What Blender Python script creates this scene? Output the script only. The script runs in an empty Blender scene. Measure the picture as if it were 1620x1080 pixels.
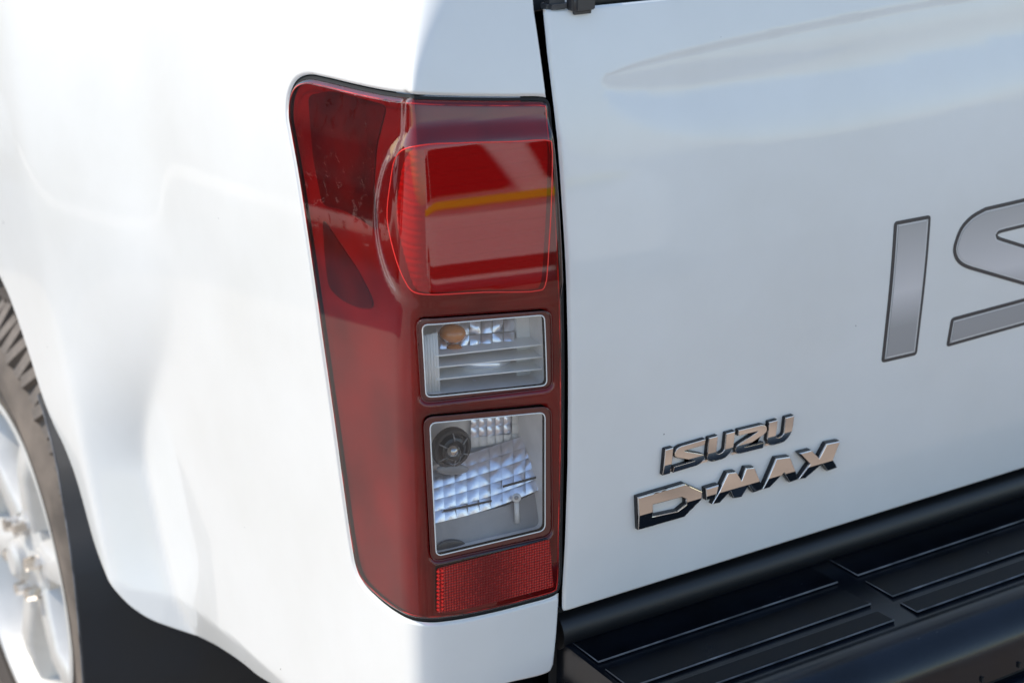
import bpy, bmesh, math, random
import numpy as np
from mathutils import Vector, Matrix
from mathutils.geometry import delaunay_2d_cdt
R = math.radians
rng = random.Random(7)
scn = bpy.context.scene

# ------------------------------------------------------------------ camera
F_PX, YAW, PITCH, DIST = 2700.0, 32.0, 20.0, 1.40      # focal length in 1620-wide pixels
_y, _p = R(YAW), R(PITCH)
FW = np.array([math.sin(_y)*math.cos(_p), math.cos(_y)*math.cos(_p), -math.sin(_p)])
RT = np.array([math.cos(_y), -math.sin(_y), 0.0])
UP = np.cross(RT, FW)
def ray(u, v):
    u = np.asarray(u, float)[..., None]; v = np.asarray(v, float)[..., None]
    return FW + RT*(u-810)/F_PX - UP*(v-540)/F_PX
POS = np.array([0, 0, .95]) - ray(895, 700)*DIST
cam = bpy.data.cameras.new('camera'); co = bpy.data.objects.new('camera', cam)
scn.collection.objects.link(co); scn.camera = co
cam.sensor_width = 36; cam.lens = F_PX/1620*36; cam.clip_start = .02; cam.clip_end = 2000
co.matrix_world = Matrix(((RT[0], UP[0], -FW[0], POS[0]), (RT[1], UP[1], -FW[1], POS[1]),
                          (RT[2], UP[2], -FW[2], POS[2]), (0, 0, 0, 1)))
cam.dof.use_dof = True; cam.dof.focus_distance = 1.40; cam.dof.aperture_fstop = 7.1
def to_px(P):
    d = np.asarray(P) - POS; z = d@FW
    return 810+F_PX*(d@RT)/z, 540-F_PX*(d@UP)/z

# ------------------------------------------------------------------ sky, sun, exposure
SUN_AZ, SUN_EL = 39.0, 46.0      # azimuth: from the truck's left side (-X) towards its front (+Y)
sun_dir = Vector((-math.cos(R(SUN_EL))*math.cos(R(SUN_AZ)), math.cos(R(SUN_EL))*math.sin(R(SUN_AZ)), math.sin(R(SUN_EL))))
w = bpy.data.worlds.new('World'); scn.world = w; w.use_nodes = True
nt = w.node_tree; bgn = nt.nodes['Background']; sky = nt.nodes.new('ShaderNodeTexSky')
sky.sky_type = 'NISHITA'; sky.sun_disc = False; sky.sun_elevation = R(SUN_EL)
sky.sun_rotation = math.atan2(sun_dir.x, sun_dir.y); sky.dust_density = .7; sky.air_density = 1.1
nt.links.new(sky.outputs[0], bgn.inputs[0]); bgn.inputs[1].default_value = .15
sl = bpy.data.lights.new('sun', 'SUN'); sl.energy = 2.0; sl.angle = R(.5); sl.color = (1, .925, .80)
so = bpy.data.objects.new('sun', sl); scn.collection.objects.link(so)
so.rotation_euler = sun_dir.to_track_quat('Z', 'Y').to_euler()
scn.view_settings.view_transform = 'Standard'; scn.view_settings.look = 'None'
scn.view_settings.gamma = 1; scn.view_settings.exposure = .80

# ------------------------------------------------------------------ materials
def new_mat(name):
    m = bpy.data.materials.new(name); m.use_nodes = True
    return m, m.node_tree, m.node_tree.nodes['Principled BSDF']
def simple(name, col, rough=.5, metal=0, coat=0, spec=.5, noise=0, nscale=40, bump=0, bscale=200):
    m, t, b = new_mat(name)
    b.inputs['Base Color'].default_value = (*col, 1); b.inputs['Roughness'].default_value = rough
    b.inputs['Metallic'].default_value = metal; b.inputs['Coat Weight'].default_value = coat
    b.inputs['Coat Roughness'].default_value = .03; b.inputs['Specular IOR Level'].default_value = spec
    tc = t.nodes.new('ShaderNodeTexCoord')
    if noise:
        n = t.nodes.new('ShaderNodeTexNoise'); n.inputs['Scale'].default_value = nscale; n.inputs['Detail'].default_value = 6
        t.links.new(tc.outputs['Object'], n.inputs['Vector'])
        r = t.nodes.new('ShaderNodeValToRGB')
        r.color_ramp.elements[0].position = .35; r.color_ramp.elements[1].position = .68
        r.color_ramp.elements[0].color = (*[c*(1-noise) for c in col], 1)
        r.color_ramp.elements[1].color = (*[min(1, c*(1+noise)) for c in col], 1)
        t.links.new(n.outputs[0], r.inputs[0]); t.links.new(r.outputs[0], b.inputs['Base Color'])
        mr = t.nodes.new('ShaderNodeMapRange'); mr.inputs[3].default_value = rough*.8; mr.inputs[4].default_value = min(1, rough*1.3)
        t.links.new(n.outputs[0], mr.inputs[0]); t.links.new(mr.outputs[0], b.inputs['Roughness'])
    if bump:
        n = t.nodes.new('ShaderNodeTexNoise'); n.inputs['Scale'].default_value = bscale; n.inputs['Detail'].default_value = 3
        t.links.new(tc.outputs['Object'], n.inputs['Vector'])
        bp = t.nodes.new('ShaderNodeBump'); bp.inputs['Strength'].default_value = bump; bp.inputs['Distance'].default_value = .0006
        t.links.new(n.outputs[0], bp.inputs['Height']); t.links.new(bp.outputs[0], b.inputs['Normal'])
    return m

def paint():
    m, t, b = new_mat('white_paint'); N = t.nodes.new; L = t.links.new
    tc = N('ShaderNodeTexCoord')
    b.inputs['Roughness'].default_value = .35
    b.inputs['Coat Weight'].default_value = .7; b.inputs['Coat Roughness'].default_value = .03
    # dust film, mottled further to stand in for cloudy reflections, and specks of dirt
    n = N('ShaderNodeTexNoise'); n.inputs['Scale'].default_value = 5; n.inputs['Detail'].default_value = 8; n.inputs['Roughness'].default_value = .6
    L(tc.outputs['Object'], n.inputs['Vector'])
    r = N('ShaderNodeValToRGB'); r.color_ramp.elements[0].position = .3; r.color_ramp.elements[1].position = .75
    r.color_ramp.elements[0].color = (.80, .785, .75, 1); r.color_ramp.elements[1].color = (.73, .71, .665, 1)
    L(n.outputs[0], r.inputs[0])
    v = N('ShaderNodeTexVoronoi'); v.inputs['Scale'].default_value = 28
    L(tc.outputs['Object'], v.inputs['Vector'])
    sp = N('ShaderNodeSeparateColor'); L(v.outputs['Color'], sp.inputs[0])
    rad = N('ShaderNodeMath'); rad.operation = 'MULTIPLY'; rad.inputs[1].default_value = .046
    pw = N('ShaderNodeMath'); pw.operation = 'POWER'; pw.inputs[1].default_value = 5
    L(sp.outputs[0], pw.inputs[0]); L(pw.outputs[0], rad.inputs[0])
    lt = N('ShaderNodeMath'); lt.operation = 'LESS_THAN'; L(v.outputs['Distance'], lt.inputs[0]); L(rad.outputs[0], lt.inputs[1])
    mx = N('ShaderNodeMix'); mx.data_type = 'RGBA'; L(lt.outputs[0], mx.inputs[0]); L(r.outputs[0], mx.inputs[6]); mx.inputs[7].default_value = (.12, .10, .09, 1)
    L(mx.outputs[2], b.inputs['Base Color'])
    # faint orange peel so that reflections are not ruler straight
    n2 = N('ShaderNodeTexNoise'); n2.inputs['Scale'].default_value = 260; n2.inputs['Detail'].default_value = 1
    L(tc.outputs['Object'], n2.inputs['Vector'])
    bp = N('ShaderNodeBump'); bp.inputs['Strength'].default_value = .05; bp.inputs['Distance'].default_value = .0003
    L(n2.outputs[0], bp.inputs['Height']); L(bp.outputs[0], b.inputs['Coat Normal'])
    return m

def lens(name, tint, ior=1.7, rough=.015, haze=.0, hazecol=(.4, .05, .05), scratch=0):
    """a thin coloured plastic cover: tinted transparency under a Fresnel reflection"""
    m = bpy.data.materials.new(name); m.use_nodes = True; t = m.node_tree; t.nodes.clear(); N = t.nodes.new; L = t.links.new
    o = N('ShaderNodeOutputMaterial'); tr = N('ShaderNodeBsdfTransparent'); tr.inputs[0].default_value = (*tint, 1)
    g = N('ShaderNodeBsdfGlossy'); g.inputs['Roughness'].default_value = rough; g.inputs[0].default_value = (1, 1, 1, 1)
    fr = N('ShaderNodeFresnel'); ge = N('ShaderNodeNewGeometry'); im = N('ShaderNodeMapRange')
    im.inputs[3].default_value = ior; im.inputs[4].default_value = 1/ior; L(ge.outputs['Backfacing'], im.inputs[0]); L(im.outputs[0], fr.inputs[0])   # thin sheet: same mirror strength from both sides
    mx = N('ShaderNodeMixShader'); L(fr.outputs[0], mx.inputs[0])
    inner = tr.outputs[0]
    tc = N('ShaderNodeTexCoord')
    if haze:
        df = N('ShaderNodeBsdfDiffuse'); df.inputs[0].default_value = (*hazecol, 1)
        hm = N('ShaderNodeMixShader'); n = N('ShaderNodeTexNoise'); n.inputs['Scale'].default_value = 14; n.inputs['Detail'].default_value = 9
        n.inputs['Roughness'].default_value = .7
        L(tc.outputs['Object'], n.inputs['Vector'])
        mr = N('ShaderNodeMapRange'); mr.inputs[1].default_value = .3; mr.inputs[2].default_value = .75
        mr.inputs[3].default_value = haze*.5; mr.inputs[4].default_value = haze*1.5
        L(n.outputs[0], mr.inputs[0]); L(mr.outputs[0], hm.inputs[0]); L(tr.outputs[0], hm.inputs[1]); L(df.outputs[0], hm.inputs[2])
        inner = hm.outputs[0]
    if scratch:
        n = N('ShaderNodeTexNoise'); n.inputs['Scale'].default_value = 85; n.inputs['Detail'].default_value = 4; n.inputs['Distortion'].default_value = .5
        L(tc.outputs['Object'], n.inputs['Vector'])
        r = N('ShaderNodeValToRGB'); r.color_ramp.elements[0].position = .58; r.color_ramp.elements[1].position = .72
        L(n.outputs[0], r.inputs[0])
        sx = N('ShaderNodeSeparateXYZ'); L(tc.outputs['Object'], sx.inputs[0])
        a = N('ShaderNodeMapRange'); a.inputs[1].default_value = 1.10; a.inputs[2].default_value = 1.17; L(sx.outputs[2], a.inputs[0])
        c = N('ShaderNodeMapRange'); c.inputs[1].default_value = .045; c.inputs[2].default_value = .07; L(sx.outputs[1], c.inputs[0])
        mu = N('ShaderNodeMath'); mu.operation = 'MULTIPLY'; L(a.outputs[0], mu.inputs[0]); L(c.outputs[0], mu.inputs[1])
        mu2 = N('ShaderNodeMath'); mu2.operation = 'MULTIPLY'; L(mu.outputs[0], mu2.inputs[0]); L(r.outputs[0], mu2.inputs[1])
        bp = N('ShaderNodeBump'); bp.inputs['Strength'].default_value = scratch*.35; bp.inputs['Distance'].default_value = .0005
        L(mu2.outputs[0], bp.inputs['Height']); L(bp.outputs[0], g.inputs['Normal']); L(bp.outputs[0], fr.inputs['Normal'])
    L(inner, mx.inputs[1]); L(g.outputs[0], mx.inputs[2]); L(mx.outputs[0], o.inputs[0])
    return m

M = {}
M['paint'] = paint()
M['black'] = simple('black_plastic', (.010, .010, .011), .42, bump=.25, bscale=900)
M['bumper'] = simple('bumper_black', (.004, .006, .010), .20, noise=.4, nscale=18, spec=.42, bump=.12, bscale=260)
M['pad'] = simple('step_pad_black', (.003, .004, .006), .24, spec=.10, noise=.4, nscale=25, bump=.12, bscale=900)
M['worn'] = simple('worn_black_edge', (.12, .12, .125), .5, noise=.6, nscale=45)
M['seal'] = simple('black_rubber', (.006, .006, .006), .7)
M['chrome'] = simple('chrome', (.80, .75, .70), .05, metal=1)
M['mirror'] = simple('vacuum_metallised_reflector', (.90, .92, 1.0), .30, metal=.9, bump=.3, bscale=120)
M['redlens'] = lens('red_lens', (.70, .010, .012), 1.62, haze=.016, hazecol=(.60, .16, .11), scratch=1)  # haze colour mixes in a painted veil of reflected ground
M['clear'] = lens('clear_lens', (.93, .93, .93), 1.55, haze=.03, hazecol=(.7, .7, .7))
M['housing'] = simple('red_lamp_housing', (.27, .03, .025), .35, noise=.35, nscale=14)
M['stopred'] = simple('stop_lamp_red', (.66, .014, .012), .35)
M['rimglow'] = simple('uneven_red_glow', (.50, .018, .014), .25, noise=.95, nscale=45)
M['glowline'] = simple('red_edge_glow', (.95, .035, .025), .25)
M['grey'] = simple('lamp_grey', (.72, .68, .65), .35, noise=.12, nscale=30)
M['lgrey'] = simple('lamp_pale_grey', (.80, .77, .73), .3, noise=.12, nscale=30)
M['dgrey'] = simple('lamp_dark_grey', (.30, .29, .29), .35, noise=.15, nscale=30)
M['rim_line'] = simple('clear_lens_edge', (.85, .84, .80), .2)
M['bezel'] = simple('smoked_bezel', (.09, .015, .013), .2, coat=1)
M['amber'] = simple('amber_bulb_glass', (.55, .20, .05), .2, coat=1)
M['glass'] = lens('bulb_glass', (.85, .85, .85), 1.5)
M['socket'] = simple('black_bulb_socket', (.045, .044, .045), .35)
M['tyre'] = simple('dusty_tyre_rubber', (.155, .125, .10), .85, noise=.35, nscale=16, bump=.6, bscale=240)
M['tread'] = simple('tread_rubber', (.21, .175, .145), .85, noise=.35, nscale=30)
M['groove'] = simple('tread_groove_rubber', (.075, .062, .052), .9)
M['alloy'] = simple('silver_alloy', (.66, .64, .60), .38, metal=.25, noise=.06, nscale=20)
M['liner'] = simple('mud_flap_black', (.008, .009, .012), .6, noise=.3, nscale=12, bump=.3, bscale=500)
M['yellow'] = simple('yellow_stripe', (.95, .80, .02), .4)
M['carwhite'] = simple('parked_car_paint', (.82, .81, .78), .4, coat=1)
M['carglass'] = simple('parked_car_window', (.006, .006, .007), .25, spec=.2)
M['orange'] = simple('orange_lamp', (.8, .25, .03), .3)

# ------------------------------------------------------------------ helpers
def link(name, me, mat=None, parent=None):
    o = bpy.data.objects.new(name, me); scn.collection.objects.link(o)
    if mat is not None: me.materials.append(mat)
    if parent is not None: o.parent = parent
    return o
def empty(name, parent=None, loc=(0, 0, 0)):
    o = bpy.data.objects.new(name, None); scn.collection.objects.link(o); o.location = loc; o.empty_display_size = .05
    if parent is not None: o.parent = parent
    return o
def meshobj(name, V, Fc, mat, parent=None, smooth=True, normals=None, sharp=None):
    me = bpy.data.meshes.new(name); me.from_pydata([tuple(map(float, p)) for p in V], [], [tuple(map(int, f)) for f in Fc])
    if smooth: me.polygons.foreach_set('use_smooth', [True]*len(me.polygons))
    me.update()
    if normals is not None: me.normals_split_custom_set_from_vertices([tuple(map(float, n)) for n in normals])
    o = link(name, me, mat, parent)
    if sharp: me.set_sharp_from_angle(angle=R(sharp))
    return o
def bmobj(name, bm, mat, parent=None, smooth=None):
    me = bpy.data.meshes.new(name); bmesh.ops.recalc_face_normals(bm, faces=bm.faces); bm.to_mesh(me); bm.free()
    if smooth:
        me.polygons.foreach_set('use_smooth', [True]*len(me.polygons)); me.set_sharp_from_angle(angle=R(smooth))
    return link(name, me, mat, parent)
def smooth01(t): t = np.clip(t, 0, 1); return t*t*(3-2*t)

def catmull(P, n=8, closed=True):
    P = np.array(P, float); K = len(P); out = []
    for i in range(K if closed else K-1):
        p0, p1, p2, p3 = (P[(i+k) % K] if closed else P[min(max(i+k, 0), K-1)] for k in (-1, 0, 1, 2))
        # centripetal
        def tj(ti, a, b): return ti + max(np.linalg.norm(b-a), 1e-6)**.5
        t0 = 0; t1 = tj(t0, p0, p1); t2 = tj(t1, p1, p2); t3 = tj(t2, p2, p3)
        for q in range(n):
            t = t1+(t2-t1)*q/n
            A1 = (t1-t)/(t1-t0)*p0+(t-t0)/(t1-t0)*p1; A2 = (t2-t)/(t2-t1)*p1+(t-t1)/(t2-t1)*p2; A3 = (t3-t)/(t3-t2)*p2+(t-t2)/(t3-t2)*p3
            B1 = (t2-t)/(t2-t0)*A1+(t-t0)/(t2-t0)*A2; B2 = (t3-t)/(t3-t1)*A2+(t-t1)/(t3-t1)*A3
            out.append((t2-t)/(t2-t1)*B1+(t-t1)/(t2-t1)*B2)
    if not closed: out.append(P[-1])
    return np.array(out)
def roundpoly(P, r, n=6):
    """polygon with its corners rounded by radius r (number or list)"""
    P = np.array(P, float); K = len(P); out = []
    for i in range(K):
        a, b, c = P[i-1], P[i], P[(i+1) % K]; rr = r[i] if hasattr(r, '__len__') else r
        la, lc = np.linalg.norm(a-b), np.linalg.norm(c-b); rr = min(rr, la*.48, lc*.48)
        if rr <= 0: out.append(b); continue
        p, q = b+(a-b)/la*rr, b+(c-b)/lc*rr
        for k in range(n+1):
            t = k/n; out.append((1-t)**2*p+2*t*(1-t)*b+t*t*q)
    return np.array(out)
def densify(P, step, closed=True):
    P = np.array(P, float); out = []; K = len(P)
    for i in range(K if closed else K-1):
        a, b = P[i], P[(i+1) % K]; n = max(1, int(math.ceil(np.linalg.norm(b-a)/step)))
        for k in range(n): out.append(a+(b-a)*k/n)
    if not closed: out.append(P[-1])
    return np.array(out)
def area(P): x, y = P[:, 0], P[:, 1]; return .5*np.sum(x*np.roll(y, -1)-np.roll(x, -1)*y)
def ccw(P): return P if area(P) > 0 else P[::-1]
def inside(pts, poly):
    x, y = pts[:, 0], pts[:, 1]; c = np.zeros(len(pts), bool)
    for (x1, y1), (x2, y2) in zip(poly, np.roll(poly, -1, 0)):
        m = (y1 > y) != (y2 > y)
        if y1 != y2: c ^= m & (x < (x2-x1)*(y-y1)/(y2-y1)+x1)
    return c
def dist_poly(pts, polys):
    d = np.full(len(pts), 1e9)
    for poly in polys:
        for a, b in zip(poly, np.roll(poly, -1, 0)):
            ab = b-a; l = ab@ab
            if l < 1e-14: continue
            t = np.clip(((pts-a)@ab)/l, 0, 1); q = pts-(a+t[:, None]*ab)
            d = np.minimum(d, np.sqrt((q*q).sum(1)))
    return d
def inset(P, d):
    """move an anticlockwise closed curve inwards by d"""
    t = np.roll(P, -1, 0)-np.roll(P, 1, 0); t /= np.maximum(np.linalg.norm(t, axis=1), 1e-9)[:, None]
    return P+np.stack([-t[:, 1], t[:, 0]], 1)*d

# ------------------------------------------------------------------ the truck's outer skin as one function
# s < 0: tailgate (x = -s); s > 0: from the tailgate gap leftwards, round the corner and along the side
ALPHA, THS = R(5.0), R(89.0)
_u = np.linspace(0, 1, 801); _th = ALPHA+(THS-ALPHA)*smooth01(_u)
_IX = np.concatenate([[0], np.cumsum(-np.cos((_th[1:]+_th[:-1])/2))/800]); _IY = np.concatenate([[0], np.cumsum(np.sin((_th[1:]+_th[:-1])/2))/800])
CORNER = .137
WHEEL_Y, WHEEL_Z = 1.135, .39
CREASE = {'on': False}; RECESS = {}; ARCH = []
_az = np.array([.56, .62, .70, .76, .82, .92, 1.05]); _ay = np.array([.545, .572, .610, .632, .650, .680, .73])
_pf = np.polyfit(_az, _ay, 3)
def lip_y(z):
    zc = np.clip(z, .57, 1.05); return np.polyval(_pf, zc)+(z-zc)*np.where(z < zc, .45, .5)
def arch_dist(y, z): return (lip_y(z)-y)*.93
def S(s, z):
    s = np.asarray(s, float); z = np.asarray(z, float)
    wd = .045+.24*smooth01((z-1.235)/.20)
    s0 = CORNER-.607*wd
    sp = np.maximum(s, 0); u = np.clip((sp-s0)/wd, 0, 1); a = np.minimum(sp, s0); b = np.maximum(sp-s0-wd, 0)
    x = -a*math.cos(ALPHA)+wd*np.interp(u, _u, _IX)-b*math.cos(THS)
    y = a*math.sin(ALPHA)+wd*np.interp(u, _u, _IY)+b*math.sin(THS)
    up = np.maximum(z-1.0, 0)
    side = smooth01(u*1.0)
    x = x+side*.42*up**2
    y = y+.42*up**2
    rho = arch_dist(y, z)
    wdt = .050+.19*smooth01((z-.74)/.28)
    tt = rho/wdt; fl = .5-.5*(np.sqrt(tt**2+.012)-np.sqrt((tt-1)**2+.012))
    x = x-side*fl*.054
    x = x-side*.012*smooth01((y-.05)/.4)
    if CREASE['on']:
        zc = np.interp(y, CREASE['y'], CREASE['z']); dz = zc-z
        x = x+side*.28*(np.sqrt(np.maximum(dz, 0)**2+.004**2)-.004)*(dz > 0)
    x = np.where(s < 0, -s, x)
    if RECESS:
        xx = -s; zu = np.interp(xx, RECESS['x'], RECESS['u']); zl = np.interp(xx, RECESS['x'], RECESS['l'])
        h = np.maximum(zu-zl, 1e-4); t = (zu-z)/h
        f = .25*smooth01(t/.24)+.75*smooth01(np.clip(t, 0, 1)*.5)*2; f = f*(1-smooth01((t-.55)/1.5))
        y = y+np.where((s < 0) & (xx > RECESS['x'][0]), np.minimum(h*.13, .0050)*f, 0)
    return np.stack(np.broadcast_arrays(x, y, z), -1)
def Nrm(s, z, e=4e-4):
    ds = S(s+e, z)-S(s-e, z); dz = S(s, z+e)-S(s, z-e); n = np.cross(dz, ds); return n/np.linalg.norm(n, axis=-1, keepdims=True)
_cache = {}
def pix(P):
    """photo pixel -> (s, z) on the skin"""
    P = np.array(P, float); key = (CREASE['on'], bool(RECESS), len(ARCH))
    if key not in _cache:
        ss = np.concatenate([np.linspace(-1.1, 0, 221), np.linspace(.002, 1.8, 700)]); zz = np.linspace(.35, 1.5, 460)
        SS, ZZ = np.meshgrid(ss, zz); Q = S(SS, ZZ); N_ = Nrm(SS, ZZ); U, V_ = to_px(Q)
        vis = ((Q-POS)*N_).sum(-1) < 0
        U = np.where(vis, U, 1e6); _cache[key] = (SS.ravel(), ZZ.ravel(), U.ravel(), V_.ravel())
    SS, ZZ, U, V_ = _cache[key]; out = []
    for u, v in P:
        i = np.argmin((U-u)**2+(V_-v)**2); s, z = SS[i], ZZ[i]; sg = 1 if s > 0 else -1
        for _ in range(12):
            e = 1e-4; q = np.array([to_px(S(a, b)) for a, b in ((s, z), (s+e*sg, z), (s, z+e))])
            J = np.array([(q[1]-q[0])/(e*sg), (q[2]-q[0])/e]).T
            try: dl = np.linalg.solve(J, np.array([u, v])-q[0])
            except Exception: break
            dl = np.clip(dl, -.03, .03); s2 = s+dl[0]; z += dl[1]
            s = s2 if s2*sg > 0 else sg*1e-5
        out.append((s, z))
    return np.array(out)

def patch(name, outer, holes, step, mat, parent, off=0.0, roll=0.0, skirt=.006, rings=(.0, .3, .65, 1.0), hole_skirt=True, bnd=None, offf=None, extra=()):
    """a smooth sheet that follows the skin: outline + holes in (s, z), rolled edges and a return flange"""
    bnd = bnd or step*.6
    loops = [ccw(densify(outer, bnd))]+[ccw(densify(h, bnd))[::-1] for h in holes]
    pts, edges = [], []
    for lp in loops:
        k = len(pts); n = len(lp); pts += list(lp); edges += [(k+i, k+(i+1) % n) for i in range(n)]
    nb = len(pts)
    if roll:
        for lp in loops:
            for r_ in rings[1:]:
                q = inset(lp, roll*r_); dd = dist_poly(q, loops); pts += list(q[dd > roll*r_*.9])
    ex = [densify(q, bnd, False) for q in extra]
    for q in ex:
        q = q[inside(q, loops[0])]; q = q[dist_poly(q, loops) > max(roll*1.2, bnd*.5)]; k = len(pts); pts += list(q); edges += [(k+i, k+i+1) for i in range(len(q)-1)]
    mn, mx = loops[0].min(0), loops[0].max(0)
    gx, gy = np.meshgrid(np.arange(mn[0]+step/2, mx[0], step), np.arange(mn[1]+step/2, mx[1], step)); g = np.stack([gx.ravel(), gy.ravel()], 1)
    ok = inside(g, loops[0])
    for h in loops[1:]: ok &= ~inside(g, h)
    g = g[ok]; g = g[dist_poly(g, loops) > max(roll*1.15, step*.35)]
    for q in ex:
        g = g[((g[:, None, :]-q[None])**2).sum(2).min(1) > (step*.45)**2]
    pts += list(g)
    vo, _, fo, ov, _, _ = delaunay_2d_cdt([Vector((float(a), float(b))) for a, b in pts], edges, [], 0, 1e-7)
    P = np.array([(v.x, v.y) for v in vo]); T = np.array([f for f in fo if len(f) == 3])
    C = P[T].mean(1); ok = inside(C, loops[0])
    for h in loops[1:]: ok &= ~inside(C, h)
    T = T[ok]
    def drop(Q):
        if not roll: return np.zeros(len(Q))
        d = np.clip(dist_poly(Q, loops)/roll, 0, 1); return roll*(1-np.sqrt(np.maximum(1-(1-d)**2, 0)))
    def Fs(Q):
        o_ = off-drop(Q)
        if offf is not None: o_ = o_+offf(Q)
        return S(Q[:, 0], Q[:, 1])+Nrm(Q[:, 0], Q[:, 1])*o_[:, None]
    X = Fs(P)
    if roll or offf is not None:
        e = 2.5e-4; ds = Fs(P+[e, 0])-Fs(P-[e, 0]); dz = Fs(P+[0, e])-Fs(P-[0, e]); NN = np.cross(dz, ds)
        NN /= np.maximum(np.linalg.norm(NN, axis=1), 1e-12)[:, None]
    else: NN = Nrm(P[:, 0], P[:, 1])
    V = [tuple(p) for p in X]; Fc = [tuple(t[::-1]) for t in T]; NL = [tuple(n) for n in NN]
    if skirt:
        # boundary edges of the kept triangles
        cnt = {}
        for t in T:
            for a, b in ((t[0], t[1]), (t[1], t[2]), (t[2], t[0])):
                cnt[(a, b)] = 1
        be = [(a, b) for (a, b) in cnt if (b, a) not in cnt]
        NI = Nrm(P[:, 0], P[:, 1]); idx = {}
        nxt = {a: b for a, b in be}
        for a, b in be:
            for v in (a, b):
                if v not in idx:
                    idx[v] = (len(V), len(V)+1); V.append(tuple(X[v])); V.append(tuple(X[v]-NI[v]*skirt))
                    NL.append((0, 0, 0)); NL.append((0, 0, 0))
        for a, b in be:
            A, B = np.array(V[idx[a][0]]), np.array(V[idx[b][0]])
            n = np.cross(B-A, -NI[a]); n = -n/max(np.linalg.norm(n), 1e-12)
            for v in (a, b):
                for k in idx[v]: NL[k] = tuple(np.array(NL[k])+n)
            Fc.append((idx[a][0], idx[b][0], idx[b][1], idx[a][1]))
        base = len(X)
        for k in range(base, len(V)):
            n = np.array(NL[k]); NL[k] = tuple(n/max(np.linalg.norm(n), 1e-9))
    return meshobj(name, V, Fc, mat, parent, normals=NL)

def tube(name, pts, r, mat, parent, closed=False, n=8, caps=True):
    P = np.array(pts, float); K = len(P)
    V, Fc = [], []; up = None
    for i in range(K):
        t = (P[(i+1) % K]-P[i-1]) if closed else (P[min(i+1, K-1)]-P[max(i-1, 0)]); t /= max(np.linalg.norm(t), 1e-12)
        if up is None: up = np.cross(t, [.1, .3, 1]); up /= np.linalg.norm(up)
        up = up-t*(up@t); up /= np.linalg.norm(up); b = np.cross(t, up)
        rr = r[i] if hasattr(r, '__len__') else r
        for k in range(n): a = 2*math.pi*k/n; V.append(P[i]+rr*(math.cos(a)*up+math.sin(a)*b))
    for i in range(K if closed else K-1):
        j = (i+1) % K
        for k in range(n): q = (k+1) % n; Fc.append((i*n+k, i*n+q, j*n+q, j*n+k))
    if not closed and caps: Fc.append(tuple(range(n))[::-1]); Fc.append(tuple((K-1)*n+k for k in range(n)))
    return meshobj(name, V, Fc, mat, parent)
def skin_tube(name, P, off, r, mat, parent, closed=True, n=6):
    P = densify(P, .003, closed); Q = S(P[:, 0], P[:, 1])+Nrm(P[:, 0], P[:, 1])*off
    return tube(name, Q, r, mat, parent, closed, n)
def chisel(bm, yf, zs, k):
    g = bm.verts[:]+bm.edges[:]+bm.faces[:]
    bmesh.ops.bisect_plane(bm, geom=g, plane_co=(0, 0, zs), plane_no=(0, 0, 1))
    for v in bm.verts:
        if v.co.y < yf+.0012 and v.co.z < zs: v.co.y += (zs-v.co.z)*k
def prism(name, poly, depth, mat, parent, bevel=0, smooth=35, cut=None):
    """poly: list of 3-D points of the front face; depth: vector to the back face"""
    bm = bmesh.new(); a = [bm.verts.new(p) for p in poly]; f = bm.faces.new(a)
    r = bmesh.ops.extrude_face_region(bm, geom=[f]); vs = [g for g in r['geom'] if isinstance(g, bmesh.types.BMVert)]
    bmesh.ops.translate(bm, vec=Vector(depth), verts=vs)
    fr = set(v.index for v in a)
    if bevel:
        bm.verts.index_update(); av = set(a)
        es = [e for e in bm.edges if e.verts[0] in av and e.verts[1] in av]
        bmesh.ops.bevel(bm, geom=es, offset=bevel, segments=2, profile=.5, affect='EDGES', clamp_overlap=True)
    if cut: chisel(bm, *cut)
    return bmobj(name, bm, mat, parent, smooth)
def box(name, c, d, mat, parent, bevel=0, rot=None, seg=2):
    bm = bmesh.new(); bmesh.ops.create_cube(bm, size=1); bmesh.ops.scale(bm, vec=d, verts=bm.verts)
    if bevel: bmesh.ops.bevel(bm, geom=bm.edges[:], offset=bevel, segments=seg, affect='EDGES', clamp_overlap=True)
    if rot is not None: bmesh.ops.rotate(bm, cent=(0, 0, 0), matrix=rot, verts=bm.verts)
    bmesh.ops.translate(bm, vec=c, verts=bm.verts)
    return bmobj(name, bm, mat, parent, 40)
def lathe(name, prof, n, mat, parent, axis='X', sharp=35, full=True):
    """prof: (radius, axial) pairs, spun round the X axis"""
    V, Fc = [], []; K = len(prof)
    for i in range(n):
        a = 2*math.pi*i/n
        for r, x in prof: V.append((x, r*math.cos(a), r*math.sin(a)))
    for i in range(n):
        j = (i+1) % n
        for k in range(K-1): Fc.append((i*K+k, i*K+k+1, j*K+k+1, j*K+k))
    return meshobj(name, V, Fc, mat, parent, sharp=sharp)

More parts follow.
